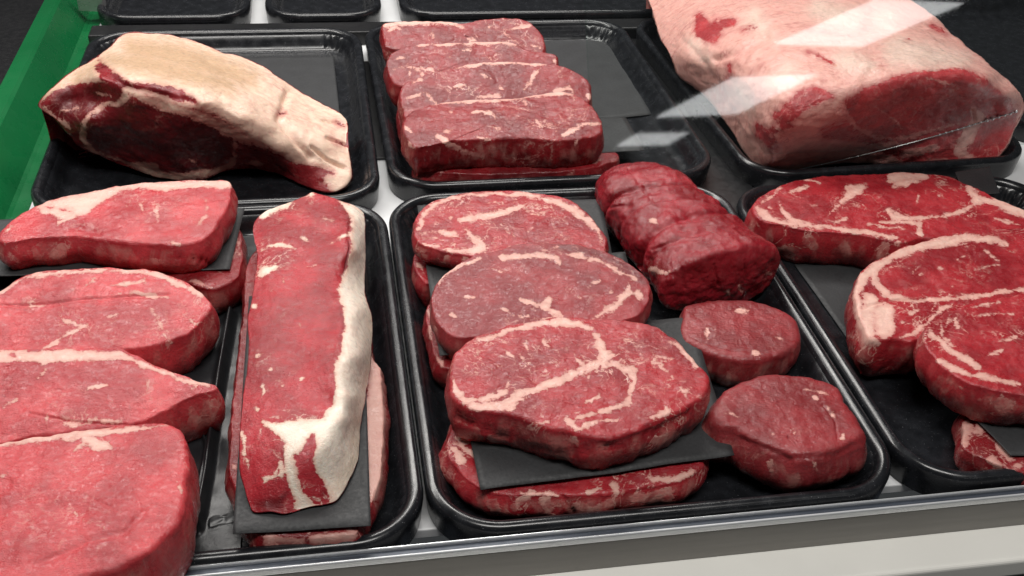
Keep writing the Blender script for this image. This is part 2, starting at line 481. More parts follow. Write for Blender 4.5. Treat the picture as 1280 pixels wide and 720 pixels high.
def roll(name, label, cat, group, mat, a, b, half, high, grooves, ops, seed=0, n=260, m=150, lump=.0045, fine=.0013, zf=.0008):
    """a rolled muscle lying on the tray from a (far end) to b (cut end), with folds across it"""
    a = np.array(a); b = np.array(b); ax = b - a; L = np.linalg.norm(ax); ax = ax / L; pr = np.array([ax[1], -ax[0]])
    if pr[0] < 0: pr = -pr
    th = np.linspace(0, 2 * math.pi, n, endpoint=False)
    sx = np.sign(np.cos(th)) * np.abs(np.cos(th)) ** .85; sz = np.sign(np.sin(th)) * np.abs(np.sin(th)) ** .85
    back = [(L * .30 * (1 - math.cos(q)), math.sin(q)) for q in np.linspace(.04, math.pi / 2, 40)]
    body = [(v, 1.) for v in np.linspace(L * .30, L - .007, m)[1:]]
    cap = [(L - .007 + .007 * math.sin(q), 1 - .16 * (1 - math.cos(q))) for q in np.linspace(0, math.pi / 2, 10)[1:]]
    face = [(L + .004 * (1 - k * k), k * .84) for k in np.linspace(1, .02, 40)[1:]]
    ring = []
    for v, k in back + body + cap + face:
        s = v / L
        hw = half[0] + (half[1] - half[0]) * s; hh = (high[0] + (high[1] - high[0]) * s) / 2
        q = np.ones(n)
        for gs, skew, dep, wid in grooves:
            dd = (s - gs - skew * np.cos(th)) / wid
            q = q - dep * np.exp(-dd * dd) * (sz > -.4) + dep * .35 * np.exp(-((dd - 2.2) / 1.6) ** 2)
        xy = a + ax * v + pr * (hw * sx * k * q)[:, None]
        ring.append(np.column_stack([xy, hh + hh * sz * k * q]))
    co = np.concatenate(ring)
    co[:, :2] += (pr * .006)[None] * fbm(co * np.array([0, 1, 0]), 22, 2, seed)[:, None]
    nr = len(ring); quads = ring_quads(nr, n); ngons = [list(range(n))[::-1], list(range((nr - 1) * n, nr * n))]
    nn = vnormals(co, quads); sl = slice(n * (nr // 3), n * (nr // 3 + 1))
    if (nn[sl, 2] * (co[sl, 2] - co[sl, 2].mean())).sum() < 0:
        quads = quads[:, ::-1]; ngons = [g[::-1] for g in ngons]
    return finish(name, label, cat, group, mat, co, quads, ngons, np.zeros(len(co)), ops, -14, zf, lump, fine, None, seed)

def sheet(name, label, cat, mat, corners, z, group=None, sy=0., sx=0., curl=0., wave=.0008, thick=.00035, nx=40, ny=30, seed=0, ridges=(), zf=None):
    """a thin sheet of paper: four traced corners (back left, back right, front right, front left) on a plane"""
    q = T(corners)[:, :2]
    c0 = onplane(q.mean(0), z)[0]
    w = onplane(q, z, sy, c0[1], sx, c0[0])
    u, v = np.meshgrid(np.linspace(0, 1, nx), np.linspace(0, 1, ny))
    u = u.ravel()[:, None]; v = v.ravel()[:, None]
    co = w[0] * (1 - u) * (1 - v) + w[1] * u * (1 - v) + w[2] * u * v + w[3] * (1 - u) * v
    co[:, 2] += wave * fbm(co, 22, 3, seed) * 2
    co[:, 2] += curl * ((u[:, 0] * 2 - 1) ** 4 * .4 + (v[:, 0] * 2 - 1) ** 4 * .6)
    px = proj(co)
    for s, hgt in ridges:
        for st in TS(s):
            wd = st[:, 2].mean(); dd = -seg_field(px, np.column_stack([st[:, :2], np.zeros(len(st))]))
            co[:, 2] += hgt * np.exp(-(dd / wd) ** 2)
    if zf is not None: co[:, 2] = np.maximum(co[:, 2], zf)
    k = nx * ny
    lo = co.copy(); lo[:, 2] -= thick
    i, j = np.meshgrid(np.arange(nx - 1), np.arange(ny - 1)); a = (j * nx + i).ravel()
    top = np.stack([a, a + nx, a + nx + 1, a + 1], 1)
    faces = [top, top[:, ::-1] + k]
    rim = [(b, b + 1) for b in range(nx - 1)] + [((ny - 1) * nx + b + 1, (ny - 1) * nx + b) for b in range(nx - 1)] + \
          [((b + 1) * nx, b * nx) for b in range(ny - 1)] + [(b * nx + nx - 1, (b + 1) * nx + nx - 1) for b in range(ny - 1)]
    faces.append(np.array([[p, r_, r_ + k, p + k] for p, r_ in rim]))
    o = mesh_obj(name, np.concatenate([co, lo]), np.concatenate(faces), mat)
    return tag(o, label, cat, group)

def rrect(x0, y0, x1, y1, r, seg=18):
    p = []
    for cx, cy, a in ((x1 - r, y1 - r, 0), (x0 + r, y1 - r, 90), (x0 + r, y0 + r, 180), (x1 - r, y0 + r, 270)):
        for k in range(seg + 1):
            t = math.radians(a + 90 * k / seg); p.append((cx + r * math.cos(t), cy + r * math.sin(t), math.sin(4 * math.pi * 3 * k / seg) if 0 < k < seg else 0))
    return p

def tray(label, x0, y0, x1, y1, rot=0., r=.046, zoff=0.):
    """a black display tray: the well with its fluted corners, and a rounded rim around it"""
    seg = 36
    def loft(prof, flute=0.):
        rings = []
        for d, z in prof:
            q = rrect(x0 + d, y0 + d, x1 - d, y1 - d, max(r - d, .012), seg)
            fl = flute * (1 if .004 < z < .016 else 0)
            cxy = np.array([(x0 + x1) / 2, (y0 + y1) / 2])
            pts = np.array([(a, b) for a, b, s in q]); s = np.array([s for _, _, s in q])
            dirs = cxy - pts; dirs /= np.linalg.norm(dirs, axis=1)[:, None]
            pts = pts + dirs * (fl * s)[:, None]
            rings.append(np.column_stack([pts, np.full(len(pts), z + zoff)]))
        n = len(rings[0])
        return np.concatenate(rings), ring_quads(len(rings), n), n, len(rings)
    rim = [(.0016, -.003), (.0004, .010), (.0, .0155), (.0006, .0185), (.0022, .0206), (.0048, .0214), (.0076, .0207), (.0096, .0188), (.0108, .016)]
    well = [(.0108, .016), (.0125, .0145), (.015, .010), (.0175, .006), (.0195, .0028), (.0225, .0008), (.028, 0.)]
    co, q, n, k = loft(well, .0006)
    ng = [list(range((k - 1) * n, k * n))]
    allf = [list(f) for f in q] + ng
    C = np.array([(x0 + x1) / 2, (y0 + y1) / 2, 0])
    w = mesh_obj('display_tray', co - C, allf, TRAY)
    w.location = C; w.rotation_euler = (0, 0, rot)
    co, q, n, k = loft(rim)
    mesh_obj('rim', co - C, [list(f) for f in q], TRAY, w)
    return tag(w, label, 'tray', 'black display trays')

def box(name, lo, hi, mat, parent=None, bev=.001, seg=2):
    import bmesh
    bm = bmesh.new(); bmesh.ops.create_cube(bm, size=1)
    for v in bm.verts:
        v.co = [lo[i] + (hi[i] - lo[i]) * (v.co[i] + .5) for i in range(3)]
    if bev: bmesh.ops.bevel(bm, geom=bm.edges[:], offset=bev, segments=seg, affect='EDGES', profile=.5)
    me = bpy.data.meshes.new(name); bm.to_mesh(me); bm.free()
    me.polygons.foreach_set('use_smooth', [False] * len(me.polygons))
    me.materials.append(mat)
    o = bpy.data.objects.new(name, me); COL.objects.link(o)
    if parent: o.parent = parent
    return o

def extrude_x(name, prof, x0, x1, mat, parent=None, axis='x'):
    """a profile (Y,Z) drawn along X, or (X,Z) drawn along Y"""
    n = len(prof)
    co = [(x0, a, b) if axis == 'x' else (a, x0, b) for a, b in prof] + [(x1, a, b) if axis == 'x' else (a, x1, b) for a, b in prof]
    f = [[i, (i + 1) % n, (i + 1) % n + n, i + n] for i in range(n)] + [list(range(n))[::-1], list(range(n, 2 * n))]
    o = mesh_obj(name, np.array(co), f, mat, parent, smooth=False)
    return o

# ------------------------------------------------------------------ the case
deck = box('counter_deck', (-1.2, .4345, -.012), (1.6, 1.75, -.004), DECK, bev=.001); deck['kind'] = 'structure'
case = bpy.data.objects.new('display_case', None); COL.objects.link(case); case.location = (0, 0, 0)
tag(case, 'front of the chilled meat counter with steel sill, brushed fascia and cream ledge', 'display case')
box('dark_strip', (-1.2, .4060, -.030), (1.6, .4343, -.0225), GROOVE, case, .0005)  # dark strip between the deck's front edge and the sill
box('sill_lip', (-1.2, .4044, -.022), (1.6, .4058, .0180), BRIGHTSTEEL, case, .0009, 3)
box('glazing_channel', (-1.2, .3994, -.020), (1.6, .4043, .0158), GROOVE, case, .0003)
box('sill_lip', (-1.2, .3974, .0125), (1.6, .3993, .0180), BRIGHTSTEEL, case, .0010, 3)
box('fascia', (-1.2, .3979, -.0125), (1.6, .4000, .0124), STEEL, case, .0004)
box('cream_ledge', (-1.2, .3708, -.0300), (1.6, .4040, -.0128), CREAM, case, .003, 4)
box('kick_panel', (-1.2, .374, -.30), (1.6, .390, -.0302), plain('kick_grey', (.10, .085, .075), .5), case, .001)

# ------------------------------------------------------------------ trays
tray('black tray at front left holding rump steaks and a long striploin', -.262, .405, .0468, .7925)
tray('black tray at front centre holding rib-eye steaks and fillet', .0478, .407, .3585, .8)
tray('black tray at front right holding big bone-in rib steaks', .3605, .411, .668, .790)
tray('black tray at back left under the tan-topped bone-in joint', -.256, .7935, .0455, 1.185)
tray('black tray at back centre under four shingled sirloin steaks', .0515, .812, .368, 1.200, rot=.012)
tray('black tray at back right under the largest joint', .386, .812, .70, 1.21, rot=.045)

# ------------------------------------------------------------------ meat, front centre tray
G_RIB = 'rib-eye steaks in the front centre tray'
slab('rib_eye_steak', 'lower rib-eye steak under black paper, below the frontmost rib-eye', 'steak', G_RIB, RED,
     'H 318,290 330,235 400,150 600,70 900,50 1120,150 1166,345 1060,405 900,435 750,450 600,450 470,440 400,405 335,340', .0235, .0235,
     ops=[('f', 'H 360,260,14 375,300,16 410,320,10; 340,300,14 360,340,14; 385,240,12 390,270,12; 470,480,22 480,500,18; 600,440,14 560,470,20 540,490,14; 640,470,22 650,500,20; 740,490,20 800,500,18 860,480,16; 870,420,18 880,440,14; 940,460,22 1000,460,20 1060,440,18; 1000,400,12 1090,390,14 1140,370,10; 790,440,10 830,430,12; 560,440,10 700,450,8'),
          ('g', 'H 700,450,10 740,510,10', .002)], sidefat=.42, seed=1, bulge=.004, lump=.004)
slab('rib_eye_steak', 'lower rib-eye steak whose dark red edge shows under the middle rib-eye', 'steak', G_RIB, LOW,
     'E 248,500 270,470 400,430 700,420 900,470 985,540 900,620 600,650 400,690 300,690 270,640 255,570', .024, .024, seed=2, n=200, rings=30,
     ops=[('f', 'E 255,500,8 262,560,8 270,600,6; 290,650,6 300,690,6')])
slab('rib_eye_steak', 'lower rib-eye steak peeking out beneath the back rib-eye at the tray edge', 'steak', G_RIB, RED,
     'E 206,335 230,270 300,220 500,180 750,200 840,280 800,330 500,360 300,395 248,410 222,380', .026, .026, seed=3, n=220, rings=30,
     ops=[('f', 'E 225,340,7 235,380,7; 215,330,5 218,350,5')])
sheet('paper_sheet', 'black paper sheet under the back rib-eye steak', 'paper', PAPER, 'E 218,150 830,130 870,330 235,330', .0285, 'black paper sheets', sy=-.0)
sheet('paper_sheet', 'black paper sheet showing at the left of the middle rib-eye steak', 'paper', PAPER, 'E 246,351 910,310 985,560 292,655', .0295, 'black paper sheets', curl=.001)
sheet('paper_sheet', 'black paper sheet jutting out under the frontmost rib-eye steak', 'paper', PAPER, 'E 330,600 1130,520 H 1275,315 428,432', .0285, 'black paper sheets', curl=-.0008, wave=.001)
slab('rib_eye_steak', 'back rib-eye steak in the centre tray with red rim and broad white band', 'steak', G_RIB, RED,
     'E 211,230 216,195 235,165 270,140 320,122 390,108 470,104 560,106 640,112 700,125 750,150 800,195 830,235 846,270 840,310 760,325 600,325 470,325 400,318 330,310 265,294 230,280 214,255', .050, .018, sy=.05, seed=4,
     ops=[('f', 'E 222,228,9 235,190,9 260,160,10 320,130,9 400,115,8 480,112,8 560,115,8 640,125,10 700,150,14 740,170,16 780,200,14 820,235,8 835,270,6; 225,240,10 290,240,8 340,245,10 355,260,6; 365,200,12 420,190,16 480,180,18 540,165,11 600,150,4; 600,180,4 640,182,3; 380,230,4 410,265,11 440,290,15 400,300,12 350,305,9 310,300,5; 230,260,5 290,265,5 340,285,5; 240,280,4 300,290,4; 510,240,4 545,255,4; 265,185,3 275,220,3 290,190,3; 330,190,3 320,215,3; 240,320,12; 500,300,4 560,280,4; 590,240,3; 620,150,2 660,160,3; 700,250,3; 560,215,3; 450,140,3 500,145,2'),
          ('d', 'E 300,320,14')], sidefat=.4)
slab('rib_eye_steak', 'middle rib-eye steak, duller grey-pink with a central white fleck', 'steak', G_RIB, DULL,
     'E 268,480 270,440 290,400 330,365 390,330 470,305 540,285 620,278 700,278 780,290 850,310 910,340 960,375 990,410 990,455 975,495 950,520 900,535 840,545 780,550 700,550 620,560 540,575 470,580 400,590 350,590 305,565 275,520', .053, .024, sy=.10, seed=5,
     ops=[('f', 'E 285,410,8 310,380,14 360,352,9 430,328,4; 500,328,6 560,320,9 620,317,11 680,325,13 695,348,7; 700,315,6 760,318,6 840,340,7 900,372,7 950,402,5; 925,408,6 922,440,16 890,470,15 860,500,13 815,522,10; 950,440,14 962,462,12; 565,460,5 610,482,9 645,492,15 685,514,12; 655,470,13; 485,490,4 540,515,8; 380,457,5 412,462,4; 785,425,4 800,408,5 825,406,4; 330,515,3 350,530,3; 560,520,3 640,530,6 700,525,4; 720,430,3; 850,350,3 880,365,3; 470,360,2 500,380,3; 860,440,3; 760,460,3; 640,300,4 690,290,3'),
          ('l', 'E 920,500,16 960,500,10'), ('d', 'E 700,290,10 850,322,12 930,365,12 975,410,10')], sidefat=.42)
slab('rib_eye_steak', 'frontmost rib-eye steak, largest in the centre tray, with white Y-shaped fat', 'steak', G_RIB, RED,
     'H 330,60 E 345,650 380,615 430,585 500,560 580,540 650,528 720,522 800,530 880,532 950,545 1020,565 1070,595 1110,630 1150,680 H 1180,45 1186,85 1165,125 1110,160 1060,185 1000,212 930,240 850,258 770,252 710,232 640,222 600,205 530,180 450,172 390,160 350,135 332,100', .059, .031, sy=.02, seed=6, n=420, rings=80, r=.003,
     ops=[('g', 'H 345,185,9 450,235,9 600,290,9 720,310,9 850,290,9 1000,240,9 1120,180,9', .0025),
          ('f', 'E 815,580,7 822,610,20 845,655,24 835,690,14 H 880,10,8; E 815,690,14 760,715,8; H 840,5,9 780,30,13 700,65,15 620,95,17 560,112,19 515,150,12; 860,5,6 900,30,9 935,35,14 940,70,11 930,100,9 915,150,11 880,160,11 800,180,11 735,200,12; 520,60,5 512,110,13 440,130,9 380,140,15 348,100,9 335,65,6; 395,150,16 460,158,16 530,160,15; 720,205,15 750,225,8 800,208,9 880,200,6; 1000,190,10 1060,172,10 1045,150,5; 1020,10,4 1050,40,4; 780,140,3 820,122,4 832,100,3; 740,180,4 760,170,3; 790,50,4 795,38,4; 450,20,3 470,35,3; 400,30,3 420,45,3; 640,60,2 660,40,3; 1110,100,3 1130,90,3; 620,215,3 660,205,4; 1060,60,4 1100,90,4 1120,130,4'),
          ('f', 'E 560,650,5 592,685,5; 500,630,5 540,662,6; 418,630,4 432,642,3; 478,680,5 492,692,4; 576,608,3 586,632,3; 740,640,4 770,690,5 800,680,4; 915,598,3 935,610,4 962,642,4; 1000,640,5 1042,664,4; 1010,680,4 1062,668,3; 1020,640,4 1000,690,4; 930,695,13; 425,600,7 520,572,9 620,548,12 700,540,15 760,552,15 800,562,7; 1070,605,8 1110,640,13 1150,692,8; 640,600,2 660,625,3; 680,680,3'),
          ('f', 'H 410,225,16 425,262,12; 370,200,9 380,220,9; 455,255,10 475,285,16 505,305,9; 700,330,26 690,352,28; 735,262,15 755,272,9; 1000,270,14 1050,262,19 1095,240,11; 350,170,6 360,210,7; 560,300,8; 900,300,10 930,285,8; 1110,200,10 1130,185,8; 780,350,10; 860,310,6')],
     sidefat=.45)
# fillet
roll('beef_tenderloin', 'whole deep red beef fillet with folds, lying at the back right of the centre tray', 'beef fillet', None, DEEP,
     (.264, .806), (.302, .6265), (.043, .0525), (.056, .062), [(.40, .07, .11, .020), (.70, -.03, .09, .022), (.20, .05, .05, .03), (.55, .05, .035, .016), (.84, .02, .03, .015)],
     [('g', 'E 920,30,8 960,80,9 1000,140,8', .0012), ('g', 'E 860,160,9 930,150,10', .0012), ('g', 'F 140,360,7 150,430,7', .0015), ('g', 'F 250,350,7 262,420,7', .0014), ('g', 'F 345,330,7 350,400,7', .0012), ('g', 'E 1000,300,8 1090,270,9 1180,260,8', .001),
      ('f', 'E 1000,200,7 1018,208,6; 1000,365,12 1030,370,10 1050,375,6; F 45,200,8; 430,380,3; 330,420,7 340,440,6; 290,440,5')], seed=11)
slab('fillet_steak', 'small round fillet steak beside the whole fillet', 'steak', 'fillet steaks in the centre tray', FILLET,
     'F 139,560 145,528 158,488 200,476 280,469 360,471 420,485 480,509 515,535 528,575 528,605 500,632 440,655 360,665 280,655 230,640 190,622 150,595', .030, .030, seed=12, r=.004, bulge=.0015, sidefat=.45, n=260,
     ops=[('f', 'F 384,641,15; 325,500,8 365,502,7; 455,595,2 475,600,3; 220,560,3 230,590,2'), ('g', 'F 190,600,6 300,635,6 420,640,6', .0008)])
slab('fillet_steak', 'thick round fillet steak at the front right corner of the centre tray', 'steak', 'fillet steaks in the centre tray', FILLET,
     'I 235,185 258,142 300,95 350,70 420,55 490,53 560,62 620,75 655,95 680,140 712,190 738,235 742,262 700,280 650,300 600,315 540,318 480,305 430,285 370,255 320,228 262,212', .040, .040, seed=13, r=.007, bulge=.005, sidefat=.42, n=320, inset=.008,
     ops=[('f', 'I 540,100,4 590,105,4 632,115,4 635,140,3; 588,125,7; 505,235,7 512,245,5; 620,155,5 628,170,4; 430,330,10 440,370,12; 580,340,6 590,360,14 570,370,10; 670,270,8 680,250,10; 270,180,3 340,190,3; 645,180,3 650,195,3; 445,250,3'),
          ('g', 'I 495,255,5 520,285,5', .0015), ('g', 'I 610,150,5 650,200,5 660,260,5', .001), ('g', 'I 330,260,9 500,330,9 650,320,9 740,270,9', .002)])

# ------------------------------------------------------------------ front left tray
G_RUMP = 'thick rump steaks in the front left tray'
sheet('liner_sheet', 'creased black liner sheet between the rump steaks and the striploin', 'liner', LINER, 'D 560,330 860,150 G 800,690 560,760', .0012, None, wave=.0012, nx=120, ny=160, zf=.0006,
      ridges=[('D 770,470,14 G 735,60,16 715,200,12 690,400,14 660,560,12', .011), ('G 700,545,10 800,520,10', .006), ('G 640,120,10 690,300,10 650,500,10', .004), ('D 700,420,10 800,300,10', .004)])
slab('rump_steak', 'lower rump steak peeking out dark under the paper below the hindmost rump steak', 'steak', G_RUMP, LOW,
     'D 100,170 500,140 750,130 800,185 808,240 800,320 770,355 700,375 600,350 300,340 100,330', .028, .028, seed=21, n=220, rings=30, bulge=.003,
     ops=[('f', 'D 730,320,8 760,300,6; 640,350,10 700,370,8; 790,200,5 795,260,5')])
sheet('paper_sheet', 'black paper sheet under the hindmost rump steak of the left tray', 'paper', PAPER, 'D -80,150 816,106 766,310 -80,335', .0305, 'black paper sheets', wave=.0005)
slab('rump_steak', 'hindmost rump steak with square right end and white fat along its back', 'steak', G_RUMP, BRIGHT,
     'D -2,200 20,165 60,138 110,108 150,88 230,68 320,50 400,35 480,22 600,17 700,16 764,18 768,60 752,110 725,150 703,190 650,222 580,230 480,225 400,220 330,212 260,200 180,203 100,210 40,218 8,218', .058, .027, seed=22, sy=.06, r=.003, bulge=.003,
     ops=[('F', 'D 120,104 150,84 230,64 320,46 400,31 480,18 600,13 700,12 772,14 770,42 640,38 560,48 480,45 400,52 350,75 310,115 280,135 200,145 150,118', 'fat_cap'), ('l', 'D 150,100,4 175,105,5; 200,112,3 240,120,3'),
          ('f', 'D 195,130,16 230,140,10 200,155,8; 150,120,14 190,125,10; 528,85,3 522,140,4; 695,125,4 655,165,4; 690,80,3 685,110,3; 560,220,6 600,225,5; 470,95,2 480,120,2; 120,250,16 130,270,14; 510,280,12 540,290,8; 420,100,3 440,80,2; 20,190,6 40,170,4; 30,260,10 60,280,12'),
          ('g', 'D 600,270,6 680,280,6 720,300,6', .003), ('g', 'D 240,160,12 330,190,12', .0015)], sidefat=.42)
slab('rump_steak', 'rump steak with thin white fat arc and diagonal seam, second from the back', 'steak', G_RUMP, BRIGHT,
     'D -90,440 0,384 60,345 130,321 200,314 300,307 400,307 480,312 550,328 610,352 660,382 685,408 702,425 690,460 660,495 620,525 560,550 500,566 400,580 200,600 -90,610', .040, .040, seed=23, sy=.16, r=.0025, bulge=.003,
     ops=[('f', 'D -60,412,8 0,384,9 60,349,9 130,328,8 250,318,7 400,314,7 500,322,8 560,340,11 610,364,13 665,394,12', 'fat_cap'),
          ('f', 'D 380,392,3 450,392,6 520,402,9 560,404,5; 290,360,5 330,325,4; 360,365,4 480,354,5; 498,440,4 530,490,4 570,565,5; 150,575,4 240,520,7 290,495,7; 195,450,4 218,485,5 272,498,4; 640,480,4 662,498,3; 120,405,8 100,440,6 150,430,5; 350,470,3 400,460,3; 60,400,3; 430,450,3; 480,340,3 440,360,3'),
          ('g', 'D -20,430,9 150,425,9 300,408,9 560,395,9', .0014)], sidefat=.4)
slab('rump_steak', 'pointed rump steak with broad white fat strip, third from the back', 'steak', G_RUMP, BRIGHT,
     'D -90,578 0,578 100,578 300,578 410,582 460,605 520,635 600,662 680,690 722,703 G 715,98 665,112 600,142 520,182 430,215 300,232 100,255 -90,275', .042, .042, seed=24, sy=.14, r=.0025, bulge=.003,
     ops=[('f', 'D -80,602,24 0,600,22 100,602,24 200,603,26 300,600,20 400,594,15 450,618,12 520,648,11 620,679,8 700,700,6', 'fat_cap'),
          ('f', 'G 155,170,4 148,205,5 180,240,5; 295,200,4 340,203,9 405,207,6; 490,65,3 497,105,3; 10,160,3 60,130,4; 130,60,5 150,30,4; 640,95,7 660,80,6; 300,90,3 360,80,2; 210,215,4 300,212,4'), ('l', 'D 30,596,4 60,600,4; 240,630,4 300,622,4'),
          ('g', 'G 100,180,7 250,205,7 420,215,7', .0012)], sidefat=.35)
slab('rump_steak', 'frontmost rump steak, tallest of the left tray, with triangular white fat at the back', 'steak', G_RUMP, BRIGHT,
     'G -100,300 0,275 150,255 300,235 450,218 540,212 590,228 614,258 620,310 616,400 606,470 585,540 540,600 470,650 380,690 200,740 60,780 -100,820', .060, .058, seed=25, sy=.02, r=.004, bulge=.003, lump=.002, n=360, rings=70,
     ops=[('f', 'G -90,290,14 0,280,16 100,264,16 200,250,16 300,243,16 400,236,15 480,226,11 560,219,7', 'fat_cap'),
          ('f', 'G 280,262,16 320,285,22 350,285,16 370,292,6; 250,298,6 290,275,10; 5,390,4 60,380,3; 590,400,3 600,440,4; 260,520,5; 340,560,3'),
          ('g', 'G 120,680,12 280,610,12 420,570,12 480,500,10', .0012), ('g', 'G 440,400,6 452,440,7 468,490,6', .0006), ('g', 'G 260,440,7 370,490,7', .0005)], sidefat=.5, inset=.01)
slab('striploin_strip', 'lower striploin piece showing pale fat around the paper under the long striploin', 'beef joint', 'striploin pieces in the left tray', LOW,
     'G 770,330 D 810,480 860,250 1150,250 1235,590 1262,640 G 1277,170 1272,330 1250,440 1195,560 1180,580 870,585 845,560 790,440', .0262, .0262, seed=26, bulge=.003, lump=.002,
     ops=[('F', 'D 1225,580 1275,600 G 1290,170 1285,330 1262,470 1215,480 1215,200'), ('f', 'G 900,620,50 1000,630,40 1100,620,50 1170,590,24; 780,360,8'), ('l', 'G 860,600,16 875,660,16; 1020,590,8 1030,640,8; 1150,640,10')], sidefat=.42)
sheet('paper_sheet', 'black paper sheet under the long striploin in the left tray', 'paper', PAPER, 'D 830,400 1210,380 G 1236,552 776,580', .0300, 'black paper sheets', wave=.0006)
patch('striploin_strip', 'long striploin with thick white fat down its right side, lying lengthwise in the left tray', 'beef joint', 'striploin pieces in the left tray', STRIPM,
      'D 843,172 860,138 900,113 960,90 1020,66 1040,54 1065,62 1100,70 1140,85 1190,103 1214,128 1219,200 1218,300 1216,380 1226,420 1240,470 1241,540 1236,630 1228,690 G 1220,100 1214,150 1202,220 1196,330 1165,400 1122,470 1080,486 1040,492 1000,502 950,516 900,508 845,509 830,480 815,430 801,370 800,250 808,150 820,60 D 823,660 830,560 826,480 838,420 850,340 858,260 845,205',
      'D 845,172,56 960,90,57 1040,56,57 1140,86,56 1212,130,46 1218,250,38 1216,380,36 1240,480,36 1240,600,34 G 1220,100,33 1202,220,32 1195,330,31.5 1122,470,31 1040,492,31 950,515,31 845,508,31 815,430,37 800,300,48 815,100,54 D 825,560,56 838,420,57 850,330,57 858,260,57 1000,130,61 1000,300,62 1000,450,63 900,200,61 880,300,61 870,450,61 860,600,60 1100,200,61 1140,300,60 1100,500,62 1000,620,62 1160,400,58 G 1000,100,62 1000,200,61 1100,150,60 880,200,57 870,300,53 1000,300,59 1080,300,58 1150,200,58 1180,120,58 1020,380,49 900,400,46 D 1190,250,59 1185,150,58 1190,450,59 1200,600,58 G 860,420,42 1080,400,42 1150,330,42 980,450,39 1060,450,37',
      .0305, seed=27, lump=.0008, fine=.0005, centre='D 1010,560', back=.35, n=460, rings=130,
      ops=[('F', 'D 1128,83 1150,112 1168,140 1172,170 1165,205 1172,225 1168,262 1150,325 1132,360 1128,395 1145,440 1148,490 1140,560 1118,640 1116,700 G 1112,115 1080,190 1040,193 1000,200 930,203 870,203 875,225 920,245 945,270 955,330 950,390 968,430 985,470 985,520 1090,495 1135,475 1180,410 1205,330 1215,220 1230,150 1240,50 D 1245,640 1255,540 1250,460 1235,410 1228,380 1230,120 1190,92', 'fat_cap'),
           ('l', 'G 1045,260,8 1025,290,20 1015,330,26 1025,390,30 1050,440,36 1090,465,18'),
           ('f', 'D 880,125,18 915,105,18 960,94,8; 1030,62,10 1045,60,10; 865,330,12 885,312,18 915,300,10; 936,335,5 942,352,7; 890,232,6 940,228,6 985,245,4; 1000,208,4 1022,214,4; 1120,210,5 1145,200,6 1165,196,4; 1100,220,3; 1080,140,3 1110,150,3; 860,600,4 890,590,5; 880,240,4 865,255,5; 845,430,8; 1050,300,3 1020,305,2; G 805,245,8 815,310,8 828,355,5; 880,400,8 925,385,9 945,365,12 940,340,6; 868,85,4 882,100,4 878,122,4; 850,160,5; 930,360,5 900,395,6; D 900,380,3; 980,400,3; 1000,500,3; G 900,30,3; 940,80,2; 1000,60,3'),
           ('T', 'D 1225,400 1260,420 1260,720 G 1240,150 1215,330 1150,440 1120,420 1170,310 1185,200 1205,90 1225,20'),
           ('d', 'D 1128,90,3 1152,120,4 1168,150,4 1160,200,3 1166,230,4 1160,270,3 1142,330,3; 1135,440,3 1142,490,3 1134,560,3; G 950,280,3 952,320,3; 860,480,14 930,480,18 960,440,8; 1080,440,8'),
           ('g', 'D 1168,140,4 1160,210,4 1168,230,4 1150,320,4', .0014)])

# ------------------------------------------------------------------ front right tray
G_BONE = 'large rib steaks in the front right tray'
sheet('paper_sheet', 'black paper sheet lying flat in the front right tray', 'paper', PAPER, 'F 515,348 1300,330 1420,640 760,690', .0014, 'black paper sheets', wave=.0003)
sheet('paper_sheet', 'black paper corner sticking out behind the hindmost rib steak of the right tray', 'paper', PAPER, 'F 1050,40 1165,22 1200,110 1080,120', .022, 'black paper sheets', wave=.0003)
slab('rib_steak', 'hindmost rib steak in the right tray, wide and bone-in', 'steak', G_BONE, RED,
     'F 379,172 385,140 420,115 480,85 560,62 660,52 760,48 860,43 950,46 1020,55 1080,80 1150,113 1220,145 1300,172 1400,200 1420,240 1360,255 1280,250 1200,250 1100,255 1000,260 940,262 890,272 850,272 780,258 720,248 640,240 560,236 480,218 415,205', .036, .035, seed=31, n=400, bulge=.0035, r=.0025,
     ops=[('f', 'F 395,160,10 420,190,14 470,208,10 540,217,8 620,222,8 700,236,10 780,247,9 850,262,10; 465,140,8 470,160,8 482,180,9 510,203,8 580,213,7; 500,105,10 560,90,8; 690,92,7 740,90,18 710,108,18 675,138,9 645,168,4; 840,60,22 900,55,18 950,52,14 885,76,14 850,80,12; 1100,95,14 1130,140,20 1180,140,20 1240,162,20 1300,185,18 1380,215,14; 1105,160,10 1040,182,8 960,192,8 900,197,8 840,187,15 828,170,6; 1180,195,8 1270,217,7; 800,207,6 900,207,5 930,216,9 932,242,12; 650,210,5 700,190,3; 400,140,6 440,120,5 470,95,5; 520,60,4 600,75,3; 560,150,3 590,155,3; 930,120,3 925,140,3; 720,150,3; 1000,120,2; 760,215,4 840,225,3 890,230,3; 990,75,3; 430,160,3 450,185,3'),
          ('l', 'F 1110,170,10 1150,160,14 1190,165,12; 1200,190,10 1240,190,8'),
          ('f', 'F 560,265,24 575,290,20; 500,300,20 460,300,14; 680,285,20 690,310,16; 820,290,20 800,320,16; 530,325,8; 430,240,10 440,270,10; 860,280,12')], sidefat=.42)
slab('rib_steak', 'lower rib steak half hidden by paper at the front right corner', 'steak', G_BONE, LOW,
     'I 1075,180 1100,150 1250,120 1450,120 1500,360 1400,390 1280,372 1200,350 1150,330 1095,305 1075,285 1078,240', .022, .022, seed=32, n=240, rings=36,
     ops=[('f', 'I 1090,220,24 1085,280,18; 1130,230,20; 1200,290,20 1240,330,14; 1170,330,16 1200,355,14; 1260,350,14')])
